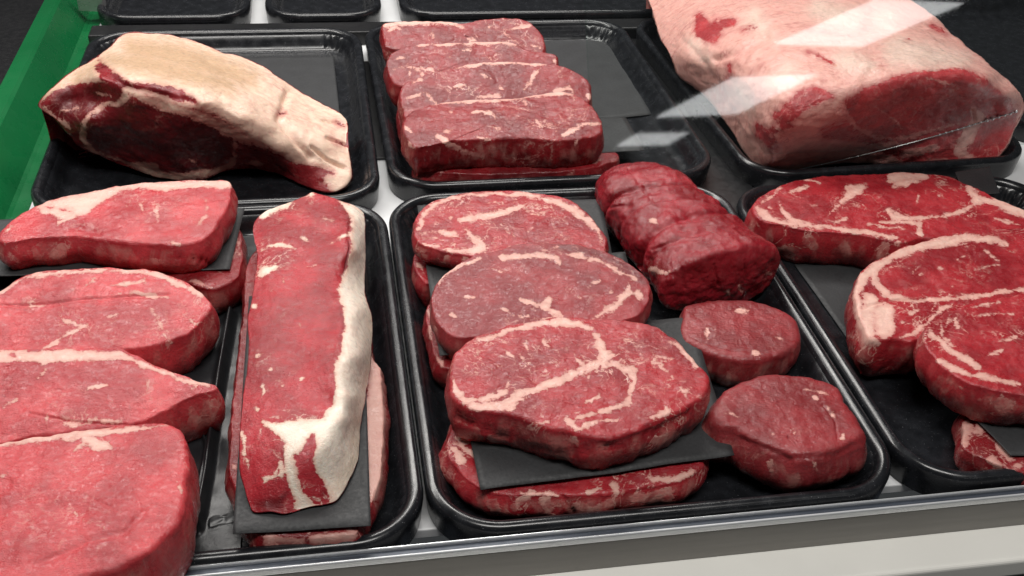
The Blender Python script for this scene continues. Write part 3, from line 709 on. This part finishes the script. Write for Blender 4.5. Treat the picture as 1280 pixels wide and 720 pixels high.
slab('rib_steak', 'middle rib steak of the right tray with thick white fat corner', 'steak', G_BONE, RED,
     'F 718,440 728,395 750,365 790,335 850,303 920,279 1000,255 1080,240 1160,232 1280,228 1420,235 1450,420 1400,520 1280,540 1100,560 980,585 930,598 890,602 850,596 800,598 765,590 745,550 728,500', .044, .036, seed=33, sy=.05, n=400, bulge=.003, r=.003,
     ops=[('f', 'F 730,430,22 748,392,22 790,352,18 850,320,14 900,300,16 1000,275,20 1100,260,16 1180,265,14 1225,282,8; 775,360,14 785,400,14 800,430,14 845,460,12 900,470,9 980,468,9 1100,455,7 1200,440,7 1300,428,6; 810,510,45 820,560,38; 770,470,32 755,530,28 770,580,20; 870,590,8 930,572,9 960,540,8 1000,500,7 1040,480,6; 870,540,5; 735,500,14 745,560,14; 760,600,18 790,610,20; 1080,320,3 1060,330,3; 1000,360,3; 820,340,3; 1150,300,3 1200,340,3; 1110,365,2 1200,350,3; 920,380,3; 1040,420,3; 900,510,3 930,500,3'),
          ('f', 'F 722,450,14 726,500,18 733,560,20 745,610,18 760,660,12'), ('g', 'F 765,485,5 840,468,5 960,462,5', .002),
          ('f', 'F 740,600,14 760,650,12'), ('l', 'F 830,650,40 880,640,30; 800,680,20')], sidefat=.42)
sheet('paper_sheet', 'black paper sheet jutting out under the frontmost rib steak at the right edge', 'paper', PAPER, 'F 862,604 1400,520 I 1500,320 1235,318', .0250, 'black paper sheets', wave=.0006)
slab('rib_steak', 'frontmost rib steak in the right tray, cut by the picture edge', 'steak', G_BONE, RED,
     'F 950,600 960,560 990,528 1030,505 1100,480 1170,465 1280,448 1420,440 1500,600 I 1450,120 1300,118 1230,110 1160,95 1100,75 1040,45 1000,10 F 985,660 958,630', .058, .030, seed=34, sy=.04, n=380, bulge=.003,
     ops=[('f', 'F 965,575,9 1000,605,11 1040,640,11 1090,665,13 1130,690,12; 1000,545,7 1010,590,7 1050,622,9; I 1000,0,10 1050,28,10 1110,50,14 1180,68,11 1260,80,8; F 1100,490,5 1200,478,4; 1050,530,9 1060,562,6; 1160,648,6 1210,630,4; 1200,600,3 1260,590,3; 1130,520,3 1240,510,3; 1030,520,5 1020,560,5; I 1200,130,14 1240,150,12 1190,160,10; 1060,90,8 1080,110,8; 1130,130,8'),], sidefat=.42)

# ------------------------------------------------------------------ back centre tray
G_SIR = 'sirloin steaks in the back centre tray'
sheet('paper_sheet', 'large black paper sheet lining the back centre tray beside the sirloins', 'paper', PAPER, 'B 300,75 950,58 1110,380 400,470', .0016, 'black paper sheets', wave=.0004)
slab('sirloin_steak', 'dark lower sirloin steak under the frontmost of the four shingled sirloins', 'steak', G_SIR, LOW,
     'B 318,560 330,500 600,480 900,475 990,515 990,535 960,545 900,560 800,572 600,580 450,578 370,572 325,572', .022, .022, seed=41, n=260, rings=36,
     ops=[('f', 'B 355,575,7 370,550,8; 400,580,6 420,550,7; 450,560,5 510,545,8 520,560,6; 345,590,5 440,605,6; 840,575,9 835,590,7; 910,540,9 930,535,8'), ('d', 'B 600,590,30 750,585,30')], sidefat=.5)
slab('sirloin_steak', 'lower sirloin steak whose edge peeks out left of the shingled sirloins', 'steak', G_SIR, LOW,
     'B 262,372 268,340 320,280 860,280 890,360 800,430 400,450 285,440 266,410', .026, .026, seed=42, n=200, rings=26, ops=[('f', 'B 266,380,5 272,410,5')])
sheet('paper_sheet', 'small black paper sheet between the sirloin stack and its lower steak', 'paper', PAPER, 'B 275,400 1020,392 1080,500 295,545', .0235, 'black paper sheets', wave=.0005)
kw = dict(sy=.44, r=.003, bulge=.002, n=320, rings=50, sidefat=.42, lump=.0018)
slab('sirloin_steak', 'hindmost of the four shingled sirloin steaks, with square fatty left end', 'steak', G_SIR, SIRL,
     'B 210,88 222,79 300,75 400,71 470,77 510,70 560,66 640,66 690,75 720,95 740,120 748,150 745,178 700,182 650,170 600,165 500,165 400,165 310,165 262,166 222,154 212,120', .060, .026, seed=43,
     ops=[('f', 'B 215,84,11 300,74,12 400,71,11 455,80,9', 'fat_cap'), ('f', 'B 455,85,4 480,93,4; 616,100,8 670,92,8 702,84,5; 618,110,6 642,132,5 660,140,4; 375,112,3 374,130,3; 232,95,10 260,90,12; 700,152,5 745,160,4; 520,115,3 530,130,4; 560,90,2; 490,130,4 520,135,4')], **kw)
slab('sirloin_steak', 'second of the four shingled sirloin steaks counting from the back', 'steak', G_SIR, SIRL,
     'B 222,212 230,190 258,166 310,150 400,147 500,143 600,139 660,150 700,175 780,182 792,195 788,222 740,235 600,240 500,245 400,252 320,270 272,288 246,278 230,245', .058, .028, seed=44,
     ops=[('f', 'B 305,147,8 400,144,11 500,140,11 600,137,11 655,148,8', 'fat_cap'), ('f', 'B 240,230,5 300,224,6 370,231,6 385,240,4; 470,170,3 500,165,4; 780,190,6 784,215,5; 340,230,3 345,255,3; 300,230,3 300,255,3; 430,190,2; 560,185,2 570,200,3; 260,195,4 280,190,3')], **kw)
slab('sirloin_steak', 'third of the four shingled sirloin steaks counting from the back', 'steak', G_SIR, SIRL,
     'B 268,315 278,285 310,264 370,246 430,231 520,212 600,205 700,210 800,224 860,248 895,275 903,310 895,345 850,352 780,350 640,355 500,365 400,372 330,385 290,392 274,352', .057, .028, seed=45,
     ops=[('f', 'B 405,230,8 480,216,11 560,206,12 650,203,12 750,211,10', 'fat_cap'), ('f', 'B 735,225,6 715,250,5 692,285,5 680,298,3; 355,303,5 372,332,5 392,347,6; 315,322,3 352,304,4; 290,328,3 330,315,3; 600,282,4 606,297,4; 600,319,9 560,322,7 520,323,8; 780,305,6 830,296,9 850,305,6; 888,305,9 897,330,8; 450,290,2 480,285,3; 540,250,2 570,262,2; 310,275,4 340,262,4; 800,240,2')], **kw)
kw['sy'] = .17
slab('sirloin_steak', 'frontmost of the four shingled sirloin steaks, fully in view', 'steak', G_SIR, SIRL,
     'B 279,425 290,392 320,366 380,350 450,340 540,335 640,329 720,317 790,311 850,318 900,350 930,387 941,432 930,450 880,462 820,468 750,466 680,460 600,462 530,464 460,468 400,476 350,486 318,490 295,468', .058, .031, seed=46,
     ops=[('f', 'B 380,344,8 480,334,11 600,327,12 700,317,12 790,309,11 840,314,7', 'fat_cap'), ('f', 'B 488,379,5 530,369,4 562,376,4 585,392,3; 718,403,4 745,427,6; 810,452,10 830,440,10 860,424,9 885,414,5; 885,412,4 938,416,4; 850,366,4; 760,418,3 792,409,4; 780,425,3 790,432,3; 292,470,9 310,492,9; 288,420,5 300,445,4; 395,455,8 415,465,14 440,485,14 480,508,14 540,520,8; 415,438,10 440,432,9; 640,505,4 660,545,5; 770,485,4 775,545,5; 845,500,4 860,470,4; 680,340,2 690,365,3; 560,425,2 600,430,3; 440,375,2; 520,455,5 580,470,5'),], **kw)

# ------------------------------------------------------------------ the two big joints
sheet('paper_sheet', 'black paper sheet lining the back left tray behind the tan joint', 'paper', PAPER, 'A 800,190 1112,188 1135,400 900,420', .0016, 'black paper sheets', wave=.0003)
patch('bone_in_joint', 'dark-faced bone-in beef joint with tan dried fat on top, back left tray', 'beef joint', 'large beef joints in the back trays', DARK,
      'A 125,355 132,330 150,310 175,288 240,240 285,210 330,184 380,140 425,113 500,114 590,121 680,150 740,170 800,185 880,218 940,263 1000,303 1080,348 1140,384 1162,412 1163,440 1166,480 1168,530 1173,570 1170,600 1150,625 1120,640 1080,640 1000,611 920,576 830,560 740,575 690,595 640,602 590,600 520,590 400,550 310,510 255,482 230,450 185,400',
      'A 125,355,66 230,450,42 255,482,32 310,510,22 400,550,10 520,590,3 590,600,2 690,595,3 740,575,4 830,560,6 920,575,5 1000,610,4 1080,640,2 1120,640,3 1170,600,8 1168,530,18 1163,430,30 1080,348,36 1000,303,42 940,263,52 800,185,60 680,150,66 590,121,70 500,114,72 425,113,72 330,184,80 240,240,84 150,310,76 200,302,79 240,335,70 330,288,90 330,335,76 430,300,96 540,338,90 680,380,81 780,420,68 850,460,54 920,505,38 1030,560,20 330,255,101 430,265,104 540,300,101 680,345,93 800,395,76 920,460,50 400,180,92 520,200,94 700,240,86 850,300,72 1000,400,48 1060,480,36 300,400,65 530,450,58 700,480,44 850,520,26',
      .0008, ops=[('F', 'A 110,355 130,345 180,305 250,280 330,272 400,282 470,312 540,338 640,365 720,387 790,440 860,492 905,520 990,545 1060,556 1110,575 1090,600 1110,660 1200,640 1200,400 1000,280 800,160 600,100 425,95 330,160 150,290', 'fat_cover'),
                  ('l', 'A 335,205,5 335,225,16 355,250,22 385,268,18 430,288,8; 450,288,6 500,292,12 550,302,16 600,318,16 650,340,5'),
                  ('l', 'A 930,380,10 950,375,7; 1120,405,8 1150,425,6; 1110,465,7 1150,485,8; 960,580,16 1010,590,14 1040,600,8'),
                  ('f', 'A 420,320,18 390,350,10 360,345,8 300,375,10 280,410,10 278,460,10 300,500,9 380,535,9 440,552,16 500,572,20 580,590,16 650,585,16 720,572,14 765,555,14 785,520,10 790,490,10 775,450,10 740,415,10; 420,300,16 540,350,22 680,390,22 790,450,22 830,470,16; 240,460,5 230,430,5 150,362,6 190,400,6; 200,370,4 260,360,4; 320,310,3 370,320,4; 610,520,3 650,540,5; 480,545,10 520,560,12; 880,545,8 820,545,10; 1090,600,20 1140,600,20 1100,620,16'),
                  ('l', 'A 800,505,14 840,500,18 880,512,18 920,525,14 960,540,8; 330,520,6 400,545,8 460,568,6'),
                  ('t', 'A 440,160,36 560,180,46 700,220,46 830,260,34; 360,200,22 480,210,46 600,240,40 760,280,34; 250,265,16 320,215,18; 150,330,10 200,285,12'),
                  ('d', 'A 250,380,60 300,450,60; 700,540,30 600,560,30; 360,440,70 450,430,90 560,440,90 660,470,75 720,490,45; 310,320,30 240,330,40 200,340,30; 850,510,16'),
                  ('g', 'A 960,310,12 930,400,12 1030,520,12', .004), ('g', 'A 1040,490,8 1090,530,10 1150,560,10', .004), ('g', 'A 1140,410,8 1080,400,8', .004), ('g', 'A 1160,480,8 1090,460,8', .004), ('g', 'A 330,215,16 420,290,12 640,338,10', .002)],
      seed=51, lump=.003, fine=.0008, centre='A 640,380', back=.3, n=460, rings=90)

rj = patch('rib_joint', 'largest joint, pink fat outside with a red cut face, back right tray', 'beef joint', 'large beef joints in the back trays', PINK,
      'C 20,-30 40,40 62,118 100,190 132,250 170,285 212,312 250,360 285,410 330,480 372,535 420,577 470,578 520,570 580,558 640,549 690,542 740,545 785,552 795,572 850,578 900,576 980,582 1060,576 1130,562 1170,548 1205,510 1235,470 1255,430 1277,390 1282,345 1250,298 1212,255 1130,185 1040,118 1000,75 950,30 900,-5 840,-60 700,-120 500,-150 300,-150 100,-120 40,-80',
      'C 62,118,40 132,250,32 212,312,28 285,410,20 372,535,10 420,577,5 520,570,8 640,549,12 740,545,12 795,572,3 900,576,3 1060,576,3 1170,548,10 1235,470,28 1277,390,50 1282,345,64 1212,255,92 1130,185,96 1040,118,98 950,30,98 840,-60,98 500,-150,96 300,-150,84 100,-120,60 20,-30,46 435,480,52 520,420,80 600,370,95 700,320,108 830,268,120 960,232,126 1080,222,122 1160,255,112 1240,310,92 330,400,42 400,350,80 600,220,116 800,180,124 950,180,124 500,100,116 300,150,92 200,100,80 150,200,56 700,50,118 430,540,28 520,500,40 620,470,52 760,400,76 900,360,86 1050,340,88 1180,360,70 800,500,32 950,480,40 1100,460,40 1200,430,42',
      .0008, base=12, ops=[('L', 'C 600,430 640,415 690,400 682,340 720,312 770,285 860,254 960,236 1080,226 1150,262 1210,315 1262,350 1270,395 1230,470 1195,515 1140,548 1060,568 960,572 880,570 820,556 790,520 760,490 720,478 660,474 610,466', 'cut_face'),
           ('f', 'C 692,330,6 684,372,8 700,400,10 720,425,9 780,455,9 840,465,8 900,455,8 960,440,5 1060,412,4; 600,440,6 640,418,6 690,405,8; 610,470,14 700,485,16 780,490,12 860,478,8; 960,262,4 1010,275,4 1050,290,3; 780,355,3 850,400,3 870,430,4; 900,420,4 920,360,3; 1110,360,10 1125,400,22 1090,460,28 1060,500,22 1100,530,18 1070,550,14; 1130,380,16 1150,400,12; 820,540,24 860,545,20 800,515,14; 880,515,16 940,500,16 990,490,10; 960,540,14 1020,540,14; 1060,290,3 1000,330,3; 940,330,2; 850,340,2; 1230,330,10 1265,370,10 1250,430,8; 900,560,12'),
           ('l', 'C 200,60,14 215,100,34 235,115,28 260,100,20; 255,80,18 290,80,16 315,70,8; 240,130,14'), ('f', 'C 255,50,8 262,75,6; 275,105,8'),
           ('l', 'C 400,430,16 430,465,22 445,485,14; 470,395,24 500,370,30 540,340,32 580,315,26 630,320,10; 395,450,12 460,425,14 500,420,10'),
           ('f', 'C 420,390,8 460,420,10 470,435,7; 520,310,10 500,330,5; 430,440,3 440,460,3; 560,345,3 580,360,4'),
           ('l', 'C 295,215,6 300,240,5 290,260,4; 560,175,3 600,190,4 640,210,5; 970,85,8 1000,100,9 1025,115,6; 340,100,3 380,90,3; 900,130,3 880,135,2'),
           ('t', 'C 380,60,30 420,110,20; 600,30,36 700,60,30; 680,200,34 760,220,26; 860,170,50 980,190,40 1080,200,20; 500,240,26 440,280,20; 330,300,24 360,350,20; 180,150,20 220,200,16; 820,60,40'), ('g', 'C 130,120,10 190,180,14 250,260,10', .0009), ('g', 'C 380,50,10 420,130,12 340,190,10', .001), ('g', 'C 480,180,7 560,200,8 640,190,7', .0018), ('g', 'C 700,120,8 800,110,9 900,140,8', .0014),
           ('g', 'C 600,180,6 650,215,8', .003), ('g', 'C 250,200,12 330,170,12 420,120,12', .003), ('g', 'C 1110,370,8 1115,400,8', .003)],
      seed=52, lump=.0032, fine=.0009, centre='C 720,270', back=.25, n=520, rings=110)

# ------------------------------------------------------------------ the back of the case, the divider and the glass
tray('empty black tray behind the back left tray, next to the steel bracket', -.262, 1.222, -.083, 1.52)
tray('small empty black tray between two white gaps at the back', -.066, 1.222, .076, 1.50)
tray('empty black tray behind the back centre tray of sirloins', .098, 1.2225, .50, 1.60)
tray('added black tray for dark reflections beyond the right side of the largest joint', .728, .88, 1.03, 1.27)  # added tray; the dark there is reflected black tiles
tray('empty black tray beyond the green divider', -.70, .80, -.395, 1.19)
rl = box('ticket_rail', (-.262, 1.1875, -.0035), (.72, 1.2195, .013), BLACK, bev=.002)
tag(rl, 'long black ticket rail running behind the back row of trays', 'rail')
mt = box('dark_mat', (-1.2, .44, -.0036), (-.322, 1.7, -.001), BLACK, bev=.0005)
tag(mt, 'dark mat on the counter beyond the green divider', 'mat')
m2 = box('dark_mat', (.345, .768, -.0036), (.405, 1.215, -.001), BLACK, bev=.0005)
tag(m2, 'dark mat filling the gap between the four right-hand trays', 'mat')
m3 = box('dark_mat', (.030, .905, -.0036), (.066, 1.135, -.001), BLACK, bev=.0005)
tag(m3, 'narrow dark mat in the gap between the back left and back centre trays', 'mat')
br = box('steel_bracket', (-.283, 1.262, .012), (-.252, 1.274, .036), LAMPGREY, bev=.002)
tag(br, 'small steel bracket clipped beside the green divider at the back', 'bracket')
# green divider: a foot flange, a leaning web and a folded lip, running along the left of the back left tray
prof = [(-.262, -.0036), (-.2745, -.0036), (-.278, -.0016), (-.2985, .0295), (-.302, .0318), (-.3165, .0305), (-.3165, .0290), (-.3022, .0300), (-.2998, .0285), (-.280, -.0022), (-.2775, -.0036), (-.2765, -.0038), (-.262, -.0038)]
dv = extrude_x('green_divider', prof, .70, 1.32, GREEN, axis='y')
bm_mod = dv.modifiers.new('soften', 'BEVEL'); bm_mod.width = .0012; bm_mod.segments = 3; bm_mod.limit_method = 'ANGLE'
tag(dv, 'bright green plastic divider along the left side of the back left tray', 'divider')

# glass reflection modelled as a solid beaded line on the largest joint's cut face
bpy.context.view_layer.update()
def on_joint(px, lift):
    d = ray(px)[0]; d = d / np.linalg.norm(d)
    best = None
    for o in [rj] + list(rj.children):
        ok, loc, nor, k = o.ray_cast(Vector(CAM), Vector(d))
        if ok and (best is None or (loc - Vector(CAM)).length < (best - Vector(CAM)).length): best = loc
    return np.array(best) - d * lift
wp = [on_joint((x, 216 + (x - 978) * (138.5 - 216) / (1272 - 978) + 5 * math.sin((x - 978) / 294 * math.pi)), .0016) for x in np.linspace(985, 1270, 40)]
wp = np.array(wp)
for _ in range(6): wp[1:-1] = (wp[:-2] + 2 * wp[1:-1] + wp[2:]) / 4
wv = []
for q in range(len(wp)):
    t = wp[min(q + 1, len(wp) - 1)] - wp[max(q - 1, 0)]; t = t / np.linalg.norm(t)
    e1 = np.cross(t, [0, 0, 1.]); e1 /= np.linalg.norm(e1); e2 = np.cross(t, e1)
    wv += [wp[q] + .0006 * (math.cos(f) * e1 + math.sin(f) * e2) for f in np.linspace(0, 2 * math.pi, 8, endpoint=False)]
reflection = mesh_obj('reflected_line', np.array(wv), [list(f) for f in ring_quads(len(wp), 8)] + [list(range(8)), list(range(len(wv) - 8, len(wv)))], LAMPGREY)
tag(reflection, 'bright beaded line standing for a glass reflection across the largest joint', 'reflection')
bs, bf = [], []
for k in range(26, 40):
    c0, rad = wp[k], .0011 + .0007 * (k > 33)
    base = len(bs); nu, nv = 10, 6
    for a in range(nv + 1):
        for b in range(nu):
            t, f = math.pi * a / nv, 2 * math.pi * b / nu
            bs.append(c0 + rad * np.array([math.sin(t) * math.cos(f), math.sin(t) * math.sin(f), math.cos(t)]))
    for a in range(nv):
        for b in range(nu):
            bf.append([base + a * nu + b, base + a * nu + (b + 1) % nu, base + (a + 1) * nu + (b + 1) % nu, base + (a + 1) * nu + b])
mesh_obj('reflected_beads', np.array(bs), bf, BRIGHTSTEEL, reflection)

# glass: the raked panel at the upper right, which mirrors the shop's ceiling lights
RAKE = math.radians(35)
gu = np.array([0, math.sin(RAKE), math.cos(RAKE)]); gn = np.array([0, -math.cos(RAKE), math.sin(RAKE)]); g0 = np.array([0, .4165, 0.])
def on_glass(p):
    w = ray(p); t = ((g0 - CAM) @ gn) / (w @ gn)
    return CAM + w * t[:, None]
c = on_glass([(742, 200), (1330, 205), (1330, -60)])
gx0, gx1 = c[0, 0], c[1, 0] + .05
s0, s1 = (c[0] - g0) @ gu, (c[2] - g0) @ gu + .03
gm = bpy.data.materials.new('clear_glass'); gm.use_nodes = True
nt = gm.node_tree; nt.nodes.remove(nt.nodes['Principled BSDF'])
tr = nt.nodes.new('ShaderNodeBsdfTransparent'); gl = nt.nodes.new('ShaderNodeBsdfGlossy'); mx = nt.nodes.new('ShaderNodeMixShader'); lw = nt.nodes.new('ShaderNodeLayerWeight'); pw = nt.nodes.new('ShaderNodeMath'); fr = nt.nodes.new('ShaderNodeMath')
pw.operation = 'POWER'; pw.inputs[1].default_value = 5; fr.operation = 'MULTIPLY_ADD'; fr.inputs[1].default_value = .95; fr.inputs[2].default_value = .045
nt.links.new(lw.outputs['Facing'], pw.inputs[0]); nt.links.new(pw.outputs[0], fr.inputs[0])
tr.inputs[0].default_value = (.97, .985, .98, 1); gl.inputs['Roughness'].default_value = 0.03
for a, b in ((fr.outputs[0], mx.inputs[0]), (tr.outputs[0], mx.inputs[1]), (gl.outputs[0], mx.inputs[2]), (mx.outputs[0], nt.nodes['Material Output'].inputs[0])): nt.links.new(a, b)
pts = []
for off in (0, -.004):
    for X, s in ((gx0, s0), (gx1, s0), (gx1, s1), (gx0, s1)):
        pts.append(np.array([X, 0, 0]) + g0 + gu * s + gn * off)
ge = bpy.data.materials.new('glass_edge'); ge.use_nodes = True
ge.node_tree.nodes.remove(ge.node_tree.nodes['Principled BSDF']); te = ge.node_tree.nodes.new('ShaderNodeBsdfTransparent'); te.inputs[0].default_value = (.86, .93, .9, 1)
ge.node_tree.links.new(te.outputs[0], ge.node_tree.nodes['Material Output'].inputs[0])
gp = mesh_obj('glass_pane', np.array(pts), [[0, 1, 2, 3], [7, 6, 5, 4], [0, 4, 5, 1], [1, 5, 6, 2], [2, 6, 7, 3], [3, 7, 4, 0]], gm, smooth=False)
gp.data.materials.append(ge)
for k in range(2, 6): gp.data.polygons[k].material_index = 1
tag(gp, 'clear raked glass panel mirroring white ceiling lights before the largest joint', 'glass')

# lights: the case's own strip lamp, an added sheen strip, the shop's ceiling lamps, and the dim room around
def area(name, loc, sx, sy, power, col=(1, 1, 1), rot=(0, 0, 0), target=None):
    L = bpy.data.lights.new(name, 'AREA'); L.shape = 'RECTANGLE'; L.size = sx; L.size_y = sy; L.energy = power; L.color = col
    o = bpy.data.objects.new(name, L); COL.objects.link(o); o.location = loc
    o.rotation_euler = rot
    if target is not None:
        o.rotation_euler = (Vector(target) - Vector(loc)).to_track_quat('-Z', 'Y').to_euler()
    return o
area('strip_lamp', (-.12, 1.22, .86), 1.5, .14, LAMP_W, (1, .965, .92), target=(-.02, .78, 0))
area('strip_lamp', (-.12, 1.78, .95), 1.5, .05, SHEEN_W, (1, .97, .94), target=(0, .75, 0))  # second strip added at the rear to bring out wet sheen
area('shop_ceiling_light', (.1, -.15, 2.5), 1.6, .5, SHOP_W, (1, .97, .93))
CEIL = 2.6
def on_ceiling(p):
    q = on_glass(p); w = q - CAM; w = w - 2 * np.outer(w @ gn, gn)
    return q + w * ((CEIL - q[:, 2]) / w[:, 2])[:, None]
holder = bpy.data.objects.new('ceiling_light_row', None); COL.objects.link(holder)
for q in ('C 75,390 285,258 620,245 300,382', 'C 470,152 760,-10 1110,15 720,150', 'C -95,487 5,445 155,440 105,484'):
    # a skewed ceiling panel, given by where its mirror image shows
    w = on_ceiling(T(q)); m = w.mean(0)
    u = ((w[2] - w[1]) + (w[3] - w[0])) / 2; v = ((w[1] - w[0]) + (w[2] - w[3])) / 2
    L = bpy.data.lights.new('ceiling_panel_light', 'AREA'); L.shape = 'RECTANGLE'; L.size = 1; L.size_y = 1
    ar = abs(np.cross(u, v)[2])
    inv = np.linalg.inv(np.array([u[:2], v[:2]]).T); u = np.append(inv[0] / (inv[0] @ inv[0]), 0); v = np.append(inv[1] / (inv[1] @ inv[1]), 0); L.energy = PANEL * math.pi * ar
    L.color = (1, 1, 1)
    o = bpy.data.objects.new('ceiling_panel_light', L); COL.objects.link(o); o.parent = holder
    S = Matrix(((u[0], v[0], 0, m[0]), (u[1], v[1], 0, m[1]), (0, 0, 1, m[2]), (0, 0, 0, 1)))
    o.matrix_parent_inverse = S
world = bpy.data.worlds.new('World'); scene.world = world; world.use_nodes = True
world.node_tree.nodes['Background'].inputs[0].default_value = (.92, .97, 1, 1)
world.node_tree.nodes['Background'].inputs[1].default_value = AMBIENT

scene.view_settings.view_transform = 'Standard'; scene.view_settings.look = 'None'
scene.view_settings.exposure = 0; scene.view_settings.gamma = 1
scene.render.engine = 'CYCLES'
scene.cycles.use_denoising = True
scene.cycles.max_bounces = 6; scene.cycles.transparent_max_bounces = 8
scene.cycles.caustics_reflective = False; scene.cycles.caustics_refractive = False
